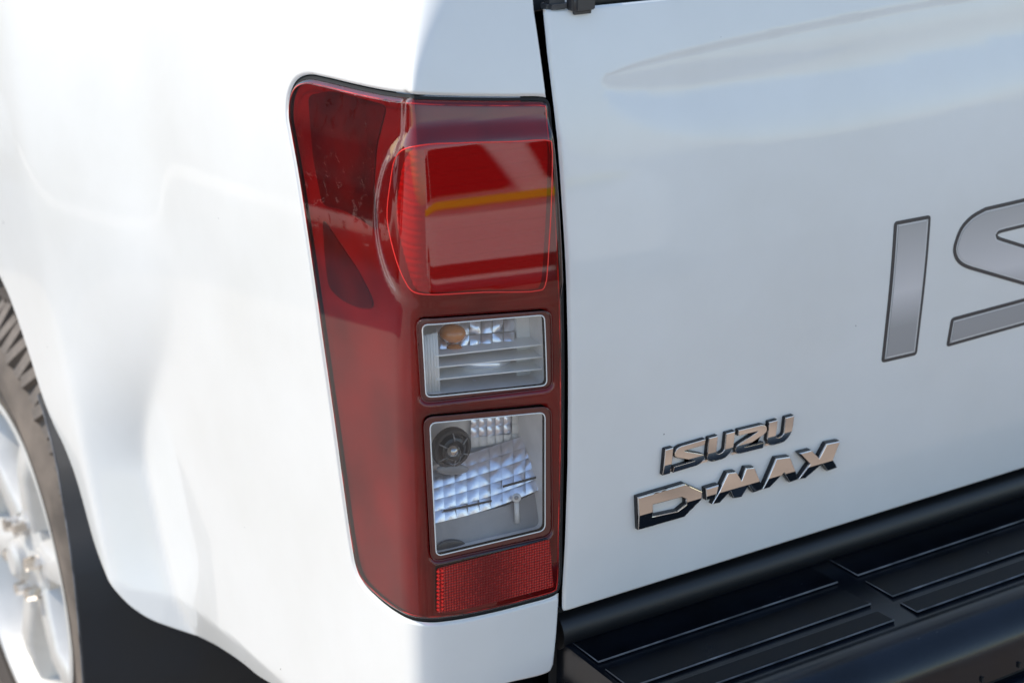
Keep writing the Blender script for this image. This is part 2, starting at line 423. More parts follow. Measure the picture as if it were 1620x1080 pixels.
# ------------------------------------------------------------------ ground
def ground():
    m, t, b = new_mat('sunlit_concrete_ground'); N = t.nodes.new; L = t.links.new
    tc = N('ShaderNodeTexCoord'); n = N('ShaderNodeTexNoise'); n.inputs['Scale'].default_value = .8; n.inputs['Detail'].default_value = 10
    L(tc.outputs['Object'], n.inputs['Vector']); r = N('ShaderNodeValToRGB')
    r.color_ramp.elements[0].position = .3; r.color_ramp.elements[0].color = (.47, .41, .345, 1)
    r.color_ramp.elements[1].position = .7; r.color_ramp.elements[1].color = (.62, .545, .465, 1)
    L(n.outputs[0], r.inputs[0]); n2 = N('ShaderNodeTexNoise'); n2.inputs['Scale'].default_value = 120; n2.inputs['Detail'].default_value = 4
    L(tc.outputs['Object'], n2.inputs['Vector']); mx = N('ShaderNodeMix'); mx.data_type = 'RGBA'; mx.blend_type = 'MULTIPLY'; mx.inputs[0].default_value = .5
    L(r.outputs[0], mx.inputs[6]); L(n2.outputs[0], mx.inputs[7]); L(r.outputs[0], mx.inputs[6])
    hs = N('ShaderNodeBrightContrast'); hs.inputs[1].default_value = .03; L(mx.outputs[2], hs.inputs[0])
    L(hs.outputs[0], b.inputs['Base Color']); b.inputs['Roughness'].default_value = .9
    bp = N('ShaderNodeBump'); bp.inputs['Strength'].default_value = .3; bp.inputs['Distance'].default_value = .01; L(n2.outputs[0], bp.inputs['Height']); L(bp.outputs[0], b.inputs['Normal'])
    g = 300; o = meshobj('ground', [(-g, -g, 0), (g, -g, 0), (g, g, 0), (-g, g, 0)], [(0, 1, 2, 3)], m, smooth=False)
    o['kind'] = 'structure'
ground()
strip_mat = simple('added_strip_brown', (.30, .23, .175), .85, noise=.35, nscale=6, bump=.5, bscale=60)
a_ = meshobj('added_dark_strip', [(-6, -4.7, .004), (30, -4.7, .004), (30, -.55, .004), (-6, -.55, .004)], [(0, 1, 2, 3)], strip_mat, smooth=False); a_['kind'] = 'structure'  # unseen strip added to darken and brown the reflections

# ------------------------------------------------------------------ the pickup truck
truck = empty('pickup_truck'); truck['label'] = 'white pickup truck seen close up at its rear left corner with red tail lamp'; truck['category'] = 'pickup truck'

# crease low on the bed side, tailgate scoop: traced on the plain skin first
_c = S(*pix([(190, 922), (260, 940), (320, 970), (380, 1015), (450, 1075)]).T)
_o = np.argsort(_c[:, 1]); CREASE['y'] = _c[_o, 1]; CREASE['z'] = _c[_o, 2]
_ru = pix([(949, 131), (952, 122), (968, 112), (1000, 99), (1060, 81), (1140, 61), (1220, 43), (1320, 22), (1420, 3), (1560, -20), (1700, -40)])
_rl = pix([(949, 131), (958, 141), (980, 147), (1030, 150), (1100, 147), (1200, 137), (1300, 122), (1400, 103), (1500, 82), (1620, 56), (1760, 30)])
xs = np.linspace(-_ru[0, 0], .62, 60)
_R = {'x': xs, 'u': np.interp(xs, -_ru[:, 0], _ru[:, 1]), 'l': np.interp(xs, -_rl[:, 0], _rl[:, 1])}
_rk = -_ru[-1, 0]

# lens outline (clockwise in the picture)
lens_px = catmull([(470, 270), (460, 215), (455, 182), (458, 150), (468, 131), (485, 124), (510, 128), (560, 140), (610, 150), (660, 156), (720, 158.5),
    (800, 159.5), (861, 160), (867, 163), (872, 200), (879, 265), (886, 370), (890, 460), (892, 560), (892, 700), (889, 830), (886, 926), (882, 936), (830, 953),
    (760, 970), (715, 978), (680, 981), (650, 977), (620, 962), (590, 938), (571, 917), (562, 895), (556, 865), (545, 790), (530, 680), (510, 540), (490, 400)], 6)
gapL_px = [(841, -60), (843, -20), (847, 20), (853, 60), (860, 110), (866, 158)]
gapL = pix(gapL_px)
low_px = [(886, 928), (882, 1000), (877, 1050), (873, 1061), (862, 1067), (800, 1082), (700, 1108), (640, 1120), (560, 1120), (470, 1103),
          (400, 1076), (370, 1052), (330, 1027), (290, 1010), (250, 994), (222, 981), (198, 962), (180, 938), (163, 900), (147, 855), (132, 800), (118, 752), (100, 705), (84, 672),
          (68, 632), (50, 575), (32, 520), (12, 465), (0, 440), (-20, 395), (-45, 350)]
low = pix([low_px[0], low_px[1], low_px[2]]+list(catmull(low_px[3:], 4, False)))
lens_sz = ccw(pix(lens_px))
# body outline in (s, z): up the gap, over the top, down in front, back along the arch and sill
gl = gapL[::-1]  # from lamp top corner up
topz = 1.36
body = [tuple(p) for p in low] + [(low[-1][0]+.05, low[-1][1]+.05), (low[-1][0]+.05, topz), (gl[-1][0], topz)] + [tuple(p) for p in gl[::-1]]
body = np.array(body)
# the lamp cuts through the rear edge: the panel keeps a narrow strip only above and below it
hole = inset(lens_sz, -.0032)
CREASE['on'] = True
# body = outline minus lamp: build the notch explicitly from the lamp's outline
def notch():
    L_ = ccw(hole)                                        # anticlockwise in (s, z): s grows to the left in the picture
    # take the part of the lamp outline that runs from its top right corner round the left side to its bottom right corner
    tr = pix([(867, 161)])[0]; br = pix([(886, 934)])[0]
    i0 = np.argmin(((L_-tr)**2).sum(1)); i1 = np.argmin(((L_-br)**2).sum(1))
    a = [L_[(i0+k) % len(L_)] for k in range((i1-i0) % len(L_)+1)]
    b = [L_[(i0-k) % len(L_)] for k in range((i0-i1) % len(L_)+1)]
    return np.array(a if max(p[0] for p in a) > max(p[0] for p in b) else b)
nt_ = notch()
nt_ = nt_[2:-2]
edge_top = gapL[-1]; edge_bot = low[0]
outl = np.array([(edge_bot[0], nt_[-1][1])]+[tuple(p) for p in low[1:]]+[(low[-1][0]+.05, low[-1][1]+.05), (low[-1][0]+.05, topz), (gapL[0][0], topz)]+[tuple(p) for p in gapL[:-1]]+[(gapL[-1][0], nt_[0][1])]+[tuple(p) for p in nt_])
patch('bed_side_panel', outl, [], .0062, M['paint'], truck, roll=.0028, skirt=.012, bnd=.005)

# ---- tailgate
tgL_px = [(852, -30), (856, 5), (862, 14), (869, 85), (877, 150), (885, 222), (892, 320), (898, 420), (901, 520), (902, 640), (901, 740), (897, 860), (892, 940), (890, 962), (894, 968)]
RECESS.update(_R)
tgl = pix(tgL_px[2:])
zbot = tgl[-1][1]
ztop = pix([(940, 9)])[0][1]
tg = np.array([tuple(p) for p in tgl]+[(-.85, zbot), (-.85, ztop)]+[(tgl[0][0]-.012, ztop)])
def scoop_line(t): return np.stack([-RECESS['x'][1:], (RECESS['u']*(1-t)+RECESS['l']*t)[1:]], 1)
tailgate = patch('tailgate', tg, [], .0055, M['paint'], truck, roll=.0030, skirt=.02, bnd=.004, extra=[scoop_line(t) for t in (0, .12, .24, .42, .6, .85, 1.15, 1.5)])
# dark channel behind the gap, top rail and latch cover
patch('tailgate_seal', np.array([(-.03, .70), (.004, .70), (.004, topz), (-.03, topz)]), [], .02, M['seal'], truck, off=-.019, skirt=.03)
# the rest of the truck, out of the picture: it shades the bumper and the ground behind it
box('tailgate_inner', (.76, .10, 1.03), (1.44, .05, .47), M['seal'], truck)
box('bed_floor', (.75, .75, .78), (1.55, 1.36, .05), M['seal'], truck)
box('bed_side_inner', (-.085, .80, 1.06), (.02, 1.32, .50), M['seal'], truck)
box('bed_side_outer', (1.60, .76, .95), (.20, 1.44, .76), M['paint'], truck, .05)
box('cab', (.75, 2.30, 1.05), (1.72, 1.60, 1.00), M['paint'], truck, .12)
prism('cab_roof', [(-.0, 1.56, 1.50), (1.5, 1.56, 1.50), (1.38, 1.70, 1.80), (.12, 1.70, 1.80)], (0, 1.2, 0), M['paint'], truck)
box('rear_sill', (.30, .075, .775), (.75, .08, .09), M['seal'], truck)
tp = S(-.30, ztop)
box('top_rail', (.72, tp[1]+.022, ztop+.001), (1.35, .024, .010), M['black'], tailgate, .004)
lc = S(pix([(917, 6)])[0][0], ztop)
box('latch_cover', (lc[0], lc[1]-.001, ztop+.004), (.022, .014, .018), M['socket'], tailgate, .0035, seg=3)
box('latch_hinge', (lc[0]-.020, lc[1]+.006, ztop+.002), (.020, .014, .010), M['worn'], tailgate, .003)

# ---- decal on the tailgate and badges: letters in units of their height, sheared
def P0(u, v, y=0.0):
    u = np.asarray(u, float); v = np.asarray(v, float); r = ray(u, v); t = (y-POS[1])/r[..., 1]; return POS+r*t[..., None]
dec = empty('tailgate_decal', tailgate)
I_px = [(1418, 352), (1476, 341), (1450, 561), (1394, 574)]
Ih = P0(*np.array(I_px).T)[:, [0, 2]]
tip1 = P0(1571, 372)[[0, 2]]; tip2 = P0(1656, 462)[[0, 2]]; Sc = (tip1+tip2)/2
sl_px = [(1562, 329), (1540, 341), (1522, 359), (1512, 380), (1508, 397), (1512, 412), (1521, 421), (1535, 427)]
A = [tuple(p[[0, 2]]) for p in P0(*catmull(sl_px, 4, False).T)]
bl = [tuple(p[[0, 2]]) for p in P0(*np.array([(1504, 503), (1496, 549)], float).T)]
half = A+[tuple(tip2)]+bl
Spoly = np.array(half+[tuple(2*Sc-np.array(p)) for p in half])
zb, zt = Ih[2:, 1].mean(), Ih[:2, 1].mean(); H = zt-zb
shear = (Ih[0, 0]-Ih[3, 0])/H
sx0 = Spoly[:, 0].min()
def norm(P, x0): P = np.array(P, float).copy(); P[:, 1] = (P[:, 1]-zb)/H; P[:, 0] = (P[:, 0]-x0)/H-P[:, 1]*shear; return P
nI = norm(Ih, Ih[3, 0]); nS = norm(Spoly, bl[1][0])
sw = nS[:, 0].max()
nZ = nS.copy(); nZ[:, 0] = sw-nZ[:, 0]
t_ = .40
nU = np.array([(0, 1), (t_, 1), (t_, .30), (.56, .24), (.80, .30), (.80, 1), (.80+t_, 1), (.80+t_, .42), (.80+t_*.72, .14), (.88, 0), (.26, 0), (0, .20)])
GAP = (P0(1496, 549)[0]-P0(1450, 561)[0])/H
adv = nI[:, 0].max()
seq = [('I', nI, adv), ('S', nS, sw), ('U', nU, .80+t_), ('Z', nZ, sw), ('U', nU, .80+t_)]
rads = {'I': [.03]*4, 'S': None, 'U': [.02, .02, .12, .1, .12, .02, .02, .1, .2, .2, .2, .12], 'Z': None}
def letter_polys(x0, z0, h, gap=None, sc=1.0, sh=None):
    sh = shear if sh is None else sh; g = GAP if gap is None else gap; out = []; x = 0
    for ch, P, wd in seq:
        rr = rads[ch]
        if rr is None: rr = ([.0]*(len(P)//2-3)+[.10, .03, .03])*2
        Q = roundpoly(P*[sc, 1], [q for q in rr], 4); Q = Q+[x, 0]
        out.append(np.stack([x0+h*(Q[:, 0]+Q[:, 1]*sh), z0+h*Q[:, 1]], 1)); x += wd*sc+g
    return out
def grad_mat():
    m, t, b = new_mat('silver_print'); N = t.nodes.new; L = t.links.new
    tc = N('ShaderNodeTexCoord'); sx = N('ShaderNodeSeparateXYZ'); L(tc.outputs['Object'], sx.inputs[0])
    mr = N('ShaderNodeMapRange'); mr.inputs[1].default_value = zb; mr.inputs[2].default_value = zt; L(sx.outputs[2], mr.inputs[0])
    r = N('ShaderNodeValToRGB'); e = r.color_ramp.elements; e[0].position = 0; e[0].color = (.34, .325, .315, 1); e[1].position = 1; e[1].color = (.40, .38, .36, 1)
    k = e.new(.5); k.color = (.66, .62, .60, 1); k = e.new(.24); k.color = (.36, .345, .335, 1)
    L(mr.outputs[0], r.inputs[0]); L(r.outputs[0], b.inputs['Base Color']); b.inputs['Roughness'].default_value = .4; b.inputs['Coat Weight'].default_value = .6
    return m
M['print'] = grad_mat(); M['printline'] = simple('dark_grey_print', (.035, .035, .038), .4, coat=.6); M['printpale'] = simple('pale_print', (.62, .60, .58), .4, coat=.6)
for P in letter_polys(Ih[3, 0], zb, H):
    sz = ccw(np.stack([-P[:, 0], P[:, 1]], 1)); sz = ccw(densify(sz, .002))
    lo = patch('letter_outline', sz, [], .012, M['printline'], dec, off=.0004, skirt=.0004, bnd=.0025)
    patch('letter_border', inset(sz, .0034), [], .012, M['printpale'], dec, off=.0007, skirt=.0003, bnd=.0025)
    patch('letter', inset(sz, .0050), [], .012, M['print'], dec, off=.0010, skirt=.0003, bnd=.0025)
# small raised chrome name, letters traced like the decal's
def cpx(P): return np.array([(980+a/4.378, 640+b/4.378) for a, b in P])
brand = empty('brand_badge', tailgate); model = empty('model_badge', tailgate)
YB = -.0048
b0 = P0(*cpx([(305, 490)])[0], YB); b1 = P0(*cpx([(1215, 240)])[0], YB); tI = P0(*cpx([(322, 312)])[0], YB)
h2 = tI[2]-b0[2]; sh2 = (tI[0]-b0[0])/h2
tot = sum(q[2] for q in seq); target_w = (P0(*cpx([(1190, 262)])[0], YB)[0]-b0[0])/h2
g2 = .13
sc2 = (target_w-g2*4)/tot
for P in letter_polys(b0[0], b0[2], h2, g2, sc2, sh2):
    prism('letter', [(a, YB, b) for a, b in P], (0, .0050, 0), M['chrome'], brand, bevel=.0004, smooth=None, cut=(YB, b0[2]+h2*.38, .15))
for a, b in ((352, 440), (570, 385), (800, 322), (1030, 262)):
    q = P0(*cpx([(a+5, b+6)])[0], -.001); box('link_bar', (q[0], -.001, q[2]), (.010, .002, .0024), M['chrome'], brand, .0004)
YM = -.0065
def mprism(P, r=0):
    Q = P0(*cpx(P).T, YM); Q2 = roundpoly(Q[:, [0, 2]], r, 2) if r else Q[:, [0, 2]]
    return [(a, YM, b) for a, b in Q2]
M['edge'] = simple('badge_side_shade', (.035, .035, .038), .25, metal=.6)  # dark rim put round each letter as painted shade on its sides
def shade_rim(poly2, parent, dep):
    q = inset(ccw(densify(poly2, .003)), -.0006)
    prism('letter_shade', [(a, -dep, b) for a, b in q], (0, dep+.0003, 0), M['edge'], parent, smooth=None)
for P in letter_polys(b0[0], b0[2], h2, g2, sc2, sh2): shade_rim(P, brand, .0030)
ZSP = P0(*cpx([(735, 598)])[0], YM)[2]
# D with its counter
Do = P0(*cpx([(133, 645), (455, 550), (574, 602), (570, 657), (462, 778), (142, 870)]).T, YM)[:, [0, 2]]
Di = P0(*cpx([(233, 692), (432, 640), (468, 655), (468, 692), (410, 740), (233, 777)]).T, YM)[:, [0, 2]]
def ring_prism(name, o_, i_, y0, y1, mat, parent):
    o_, i_ = ccw(densify(o_, .004)), ccw(densify(i_, .004)); pts = list(o_)+list(i_); n, k = len(o_), len(i_)
    ed = [(a, (a+1) % n) for a in range(n)]+[(n+a, n+(a+1) % k) for a in range(k)]
    vo, _, fo, _, _, _ = delaunay_2d_cdt([Vector((float(a), float(b))) for a, b in pts], ed, [], 0, 1e-7)
    P = np.array([(v.x, v.y) for v in vo]); T = [f for f in fo if inside(P[list(f)].mean(0)[None], o_)[0] and not inside(P[list(f)].mean(0)[None], i_)[0]]
    bm = bmesh.new(); vs = [bm.verts.new((a, y0, b)) for a, b in P]; fs = [bm.faces.new([vs[i] for i in f]) for f in T]
    fr = set(vs); r = bmesh.ops.extrude_face_region(bm, geom=fs); nv = [g for g in r['geom'] if isinstance(g, bmesh.types.BMVert)]
    bmesh.ops.translate(bm, vec=(0, y1-y0, 0), verts=nv)
    es = [e for e in bm.edges if e.verts[0] in fr and e.verts[1] in fr and len(e.link_faces) == 2 and abs(e.calc_face_angle(0)) > 1]
    bmesh.ops.bevel(bm, geom=es, offset=.0005, segments=2, profile=.5, affect='EDGES')
    if y0 < -.006: chisel(bm, y0, ZSP, .14)
    return bmobj(name, bm, mat, parent, None)
ring_prism('letter', Do, Di, YM, .0003, M['chrome'], model)
ring_prism('letter_shade', inset(ccw(densify(Do, .004)), -.0006), inset(ccw(densify(Di, .004)), .0006), -.0042, .0003, M['edge'], model)
for P in ([(603, 583), (690, 557), (666, 645), (610, 662)],
          [(652, 690), (755, 474), (810, 466), (848, 527), (882, 440), (937, 436), (1000, 588), (935, 610), (897, 560), (856, 640), (800, 648), (774, 597), (705, 680)],
          [(1000, 588), (1092, 374), (1183, 362), (1245, 520), (1188, 538), (1141, 470), (1050, 574)],
          [(1250, 338), (1330, 318), (1386, 372), (1440, 272), (1530, 254), (1480, 382), (1516, 438), (1450, 460), (1408, 408), (1302, 508), (1247, 520), (1322, 412)]):
    shade_rim(np.array([(a, b) for a, _, b in mprism(P)]), model, .0042)
    prism('letter' if len(P) > 4 else 'hyphen', mprism(P), (0, .0068, 0), M['chrome'], model, bevel=.0005, smooth=None, cut=(YM, ZSP, .14))

# ------------------------------------------------------------------ tail lamp
lamp = empty('tail_lamp', truck)
up_in = roundpoly([(668, 514), (861, 498), (865, 609), (674, 628)], 9)
lo_in = roundpoly([(680, 669), (862, 652), (862, 838), (690, 879)], 10)
up_out = roundpoly([(659, 505), (871, 491), (873, 613), (667, 636)], 14)
lo_out = roundpoly([(670, 660), (871, 642), (873, 846), (682, 888)], 16)
u_sz, l_sz = ccw(pix(up_in)), ccw(pix(lo_in)); uo_sz, lo_sz = ccw(pix(up_out)), ccw(pix(lo_out))
stop_px = catmull([(622, 345), (627, 290), (634, 255), (645, 238), (662, 230), (720, 226), (800, 224), (866, 223), (868, 228), (868, 300), (864, 380), (857, 452), (852, 457), (760, 460),
                   (670, 463), (656, 458), (646, 440), (632, 395)], 4)
stop_sz = ccw(pix(stop_px))
_bl = pix(catmull([(885, 197), (820, 199), (760, 202), (695, 206), (648, 215), (618, 245), (602, 295), (598, 350), (606, 405), (624, 452), (655, 482), (720, 482), (800, 474), (885, 463)], 5, False))
bulge_sz = ccw(np.array([(-.05, _bl[0][1]+.002)]+[tuple(p) for p in _bl]+[(-.05, _bl[-1][1]-.002)]))
def lens_off(Q):
    # the stop lamp's cover swells out from the rest of the lens behind an S-shaped shoulder
    d = dist_poly(Q, [bulge_sz]); sd = np.where(inside(Q, bulge_sz), d, -d)
    return .0042*smooth01((sd+.006)/.017)
def lens_edge(u, v): return pix([(u, v)])
lensobj = patch('red_lens', lens_sz, [uo_sz, lo_sz], .0035, M['redlens'], lamp, off=.0012, roll=.0050, rings=(0, .08, .2, .4, .65, 1.0), skirt=.005, bnd=.003, offf=lens_off)
for a, b in ((uo_sz, u_sz), (lo_sz, l_sz)):
    patch('lens_frame', a, [b], .004, M['bezel'], lamp, off=.0004, roll=.0010, skirt=.004, bnd=.003)
    patch('clear_lens', b, [], .006, M['clear'], lamp, off=.0006, skirt=0, bnd=.003)
    skin_tube('frame_line', b, .0003, .0005, M['rim_line'], lamp)
    skin_tube('frame_line', a, .0012, .00040, M['bezel'], lamp)
# housing under the red lens
patch('lamp_housing', inset(lens_sz, .0012), [inset(uo_sz, -.0005), inset(lo_sz, -.0005)], .007, M['housing'], lamp, off=-.0050, skirt=.010, bnd=.004)
skin_tube('lens_edge_glow', inset(lens_sz, .0038), .0006, .00055, M['rimglow'], lamp)  # uneven red strip paints the glow along the lens edge
patch('lamp_gasket', inset(lens_sz, -.0022), [inset(lens_sz, .0002)], .005, M['seal'], lamp, off=-.0030, skirt=.010, bnd=.003)
# stop lamp inner lens with prism lines, its edge glow painted as a bright red strip
def prismoff(Q): return .0004*np.sin(Q[:, 1]*math.pi*2/.0055)
patch('stop_lamp_lens', stop_sz, [], .0022, M['stopred'], lamp, off=-.0030, skirt=.005, bnd=.003, offf=prismoff)
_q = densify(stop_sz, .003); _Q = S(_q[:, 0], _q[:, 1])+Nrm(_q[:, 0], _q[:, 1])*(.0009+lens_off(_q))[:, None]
tube('stop_edge_glow', _Q, .00055, M['glowline'], lamp, True, 6)
# dark reflections painted as red-brown patches behind the side of the lens
M['darkrefl'] = simple('dark_red_reflection', (.085, .014, .014), .35, noise=.5, nscale=30)
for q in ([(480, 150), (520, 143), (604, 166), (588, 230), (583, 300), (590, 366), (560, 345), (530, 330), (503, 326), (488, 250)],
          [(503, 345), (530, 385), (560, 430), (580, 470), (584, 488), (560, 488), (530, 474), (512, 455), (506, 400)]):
    patch('dark_reflection', ccw(pix(roundpoly(q, 12, 4))), [], .006, M['darkrefl'], lamp, off=-.0042, skirt=.0005, bnd=.004)
# retro reflector
def retro():
    m, t, b = new_mat('red_retro_reflector'); N = t.nodes.new; L = t.links.new; tc = N('ShaderNodeTexCoord')
    mp = N('ShaderNodeMapping'); mp.inputs['Scale'].default_value = (1, .3, 1); L(tc.outputs['Object'], mp.inputs[0])
    v = N('ShaderNodeTexVoronoi'); v.inputs['Scale'].default_value = 420; v.inputs['Randomness'].default_value = .15; L(mp.outputs[0], v.inputs['Vector'])
    r = N('ShaderNodeValToRGB'); r.color_ramp.elements[0].position = .1; r.color_ramp.elements[0].color = (.62, .02, .015, 1); r.color_ramp.elements[1].position = .55; r.color_ramp.elements[1].color = (.16, .004, .006, 1)
    L(v.outputs['Distance'], r.inputs[0]); L(r.outputs[0], b.inputs['Base Color']); b.inputs['Roughness'].default_value = .25
    bp = N('ShaderNodeBump'); bp.inputs['Strength'].default_value = .8; bp.inputs['Distance'].default_value = .001; L(v.outputs['Distance'], bp.inputs['Height']); L(bp.outputs[0], b.inputs['Normal'])
    return m
M['retro'] = retro()
patch('reflector_strip', ccw(pix(roundpoly([(690, 897), (868, 851), (874, 926), (760, 957), (690, 968)], 3))), [], .005, M['retro'], lamp, off=.0017, skirt=.004, bnd=.004)
for k in range(11):
    v = 902+k*6
    q = pix([(693, v)])[0]
    for du in (0, 6):
        q = pix([(692+du, v-du*.25)])[0]; c_ = S(*q)+Nrm(*q)*.0020
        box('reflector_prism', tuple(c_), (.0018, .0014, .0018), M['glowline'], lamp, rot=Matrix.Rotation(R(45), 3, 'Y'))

# cavities behind the two clear lenses
n_r = Nrm(.07, .95); p_r = S(.07, .95)
def LP(u, v, d):
    """point seen at pixel (u, v) on a plane parallel to the lamp's rear face, d metres inside"""
    u = np.asarray(u, float); v = np.asarray(v, float); r = ray(u, v); t = ((p_r-n_r*d-POS)@n_r)/(r@n_r); return POS+r*t[..., None]
inn = -n_r
def cavity(poly, d, wall, back):
    P = np.array(poly); A_ = LP(P[:, 0], P[:, 1], .003); cm = P.mean(0); B_ = A_+inn*d
    K = len(A_); V = list(A_)+list(B_); Fc = [(i, (i+1) % K, K+(i+1) % K, K+i) for i in range(K)]
    meshobj('cavity_wall', V, Fc, wall, lamp, sharp=30)
    Q = (B_-B_.mean(0))*1.12+B_.mean(0)
    meshobj('cavity_back', list(Q), [tuple(range(K))], back, lamp, smooth=False)
cavity(up_in, .045, M['grey'], M['grey'])
cavity(lo_in, .054, M['grey'], M['lgrey'])
def plate(name, px, ds, mat, thick=.002, bevel=0):
    ds = ds if hasattr(ds, '__len__') else [ds]*len(px)
    pts = [tuple(LP(a, b, d)) for (a, b), d in zip(px, ds)]
    return prism(name, pts, tuple(inn*thick), mat, lamp, bevel)
def pillow(name, q, ds, mat, bulge=.0012, n=5):
    c = [LP(a, b, d) for (a, b), d in zip(q, ds)]; nn = np.cross(c[1]-c[0], c[3]-c[0]); nn /= np.linalg.norm(nn)
    if nn@n_r < 0: nn = -nn
    V = []
    for i in range(n):
        for j in range(n):
            a, b = i/(n-1), j/(n-1); p = (1-b)*((1-a)*c[0]+a*c[1])+b*((1-a)*c[3]+a*c[2]); V.append(p+nn*bulge*(1-(2*a-1)**2)*(1-(2*b-1)**2)*1.6)
    Fc = [(i*n+j, (i+1)*n+j, (i+1)*n+j+1, i*n+j+1) for i in range(n-1) for j in range(n-1)]
    return meshobj(name, V, Fc, mat, lamp)
def ellipsoid(name, u, v, d, ru, rv, rd, mat, tilt=0, seg=20):
    bm = bmesh.new(); bmesh.ops.create_uvsphere(bm, u_segments=seg, v_segments=seg//2+2, radius=1)
    c = LP(u, v, d); e = LP(u+1, v, d)-c; px = np.linalg.norm(e); ex = e/px; ez = np.cross(ex, n_r); ez = ez if ez[2] > 0 else -ez
    for q in bm.verts: p = q.co.copy(); q.co = Vector(c+ex*p.x*ru*px+ez*p.z*rv*px+n_r*p.y*rd)
    return bmobj(name, bm, mat, lamp, 60)
# --- upper window: reversing / indicator chamber
plate('side_panel', [(817, 500), (866, 497), (868, 606), (818, 613)], .030, M['lgrey'], .004)
for k in range(5):
    u = 671+k*4.6; tube('rib', [LP(u, 530-k*1.0, .012), LP(u+4.5, 625, .012)], .0016, M['lgrey'], lamp, n=8)
rowt = [(690, 512), (815, 503)]; rowb = [(690, 558), (815, 546)]
for i in range(7):
    for j in range(2):
        def q_(a, b): t0 = np.array(rowt[0])*(1-a)+np.array(rowt[1])*a; b0_ = np.array(rowb[0])*(1-a)+np.array(rowb[1])*a; return tuple(t0*(1-b)+b0_*b)
        a0, a1, b0_, b1_ = i/7, (i+1)/7-.01, j/2, (j+1)/2-.03
        dd = [.036-.012*b0_, .036-.012*b0_, .036-.012*b1_, .036-.012*b1_]; dd = [x+rng.uniform(-.003, .003) for x in dd]
        pillow('reflector_facet', [q_(a0, b0_), q_(a1, b0_), q_(a1, b1_), q_(a0, b1_)], dd, M['mirror'], .0014)
ellipsoid('indicator_bulb', 716, 527, .022, 20, 13.5, .010, M['amber'])
ellipsoid('indicator_bulb', 719, 552, .024, 13, 8, .006, M['amber'])
for (a, b, c, d) in ((688, 563.5, 862, 544.5), (689, 581.5, 863, 564), (690, 600.5, 862, 583)):
    plate('slat', [(a, b-1.0), (c, d-1.0), (c, d+1.0), (a, b+1.0)], .010, M['rim_line'], .022)
ellipsoid('reflector_bowl', 765, 572, .034, 42, 14, .012, M['mirror'], seg=28)
ellipsoid('reflector_bowl', 748, 617, .030, 10, 16, .008, M['mirror'])
ellipsoid('reflector_bowl', 768, 617, .030, 9, 16, .008, M['mirror'])
# --- lower window: reversing lamp with bulb holder and faceted bowl
pl = plate('cavity_floor', [(684, 826), (740, 815), (800, 800), (866, 771), (866, 842), (690, 886)], [.018, .018, .020, .022, .010, .010], M['dgrey'], .002)
top0, top1 = np.array((680., 738.)), np.array((868., 676.)); bot0, bot1 = np.array((686., 828.)), np.array((868., 768.))
NC, NR = 10, 5
for i in range(NC):
    for j in range(NR):
        def q2(a, b):
            sag = 6*math.sin(math.pi*a)*b; return tuple((top0*(1-a)+top1*a)*(1-b)+(bot0*(1-a)+bot1*a)*b+np.array([0, sag]))
        def dep(a, b): return .050-.030*b**.8-.006*abs(2*a-1)
        a0, a1, b0_, b1_ = i/NC, (i+1)/NC, j/NR, (j+.98)/NR
        j1 = rng.uniform(-.0012, .0012)
        pillow('reflector_facet', [q2(a0, b0_), q2(a1, b0_), q2(a1, b1_), q2(a0, b1_)], [dep(a0, b0_)+j1, dep(a1, b0_)-j1, dep(a1, b1_), dep(a0, b1_)], M['mirror'], .0007)
for i in range(9):
    for j in range(3):
        u0, v0 = 745+i*13, 662+j*15-i*1.2
        pillow('reflector_facet', [(u0, v0), (u0+12.5, v0-1), (u0+12.5, v0+14), (u0, v0+15)], [.052+rng.uniform(-.001, .001)]*4, M['mirror'] if (i < 5 and j < 2) else M['lgrey'], .0012)
plate('reflector_slot', [(702, 807), (778, 791), (778, 793.5), (702, 809.5)], .0165, M['socket'], .001)
plate('reflector_slot', [(796, 768), (862, 750), (862, 753), (796, 771)], .0185, M['socket'], .001)
# bulb holder: stepped black rings
c = LP(712, 706, .034); px = np.linalg.norm(LP(713, 706, .034)-c)
holder = lathe('bulb_holder', [(30*px, 0), (30*px, -.004), (28*px, -.006), (24*px, -.006), (23*px, -.002), (19*px, -.002), (18*px, -.008), (14*px, -.009), (13*px, -.003), (8*px, -.003), (0, -.003)], 36, M['socket'], lamp)
ax = Vector(n_r)*-1; holder.matrix_local = Matrix.Translation(Vector(c)) @ Vector((1, 0, 0)).rotation_difference(Vector(inn)).to_matrix().to_4x4()
for k in range(6):
    a = 2*math.pi*k/6+.3; e1 = (LP(713, 706, .034)-c)/px; e2 = np.cross(e1, n_r)
    p = c+(e1*math.cos(a)+e2*math.sin(a))*25*px+n_r*.007; q = c+(e1*math.cos(a)+e2*math.sin(a))*15*px+n_r*.010
    tube('holder_rib', [p, q], .0006, M['dgrey'], lamp, n=6)
ellipsoid('bulb', 716, 718, .018, 11, 15, .010, M['glass'])
ellipsoid('bulb_base', 715, 712, .024, 9, 9, .006, M['chrome'])
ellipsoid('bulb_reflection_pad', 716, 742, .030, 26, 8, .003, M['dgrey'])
# post
pt = LP(817, 787, .012); tube('locating_post', [LP(817, 790, .016), LP(818, 826, .014)], .0022, M['lgrey'], lamp, n=12)
ellipsoid('post_head', 817, 787, .012, 7, 6.5, .003, M['lgrey']); ellipsoid('post_hole', 817, 787, .0085, 3.4, 3.2, .0012, M['dgrey'])
ellipsoid('drain_plug', 714, 866, .012, 24, 13, .002, M['socket'])

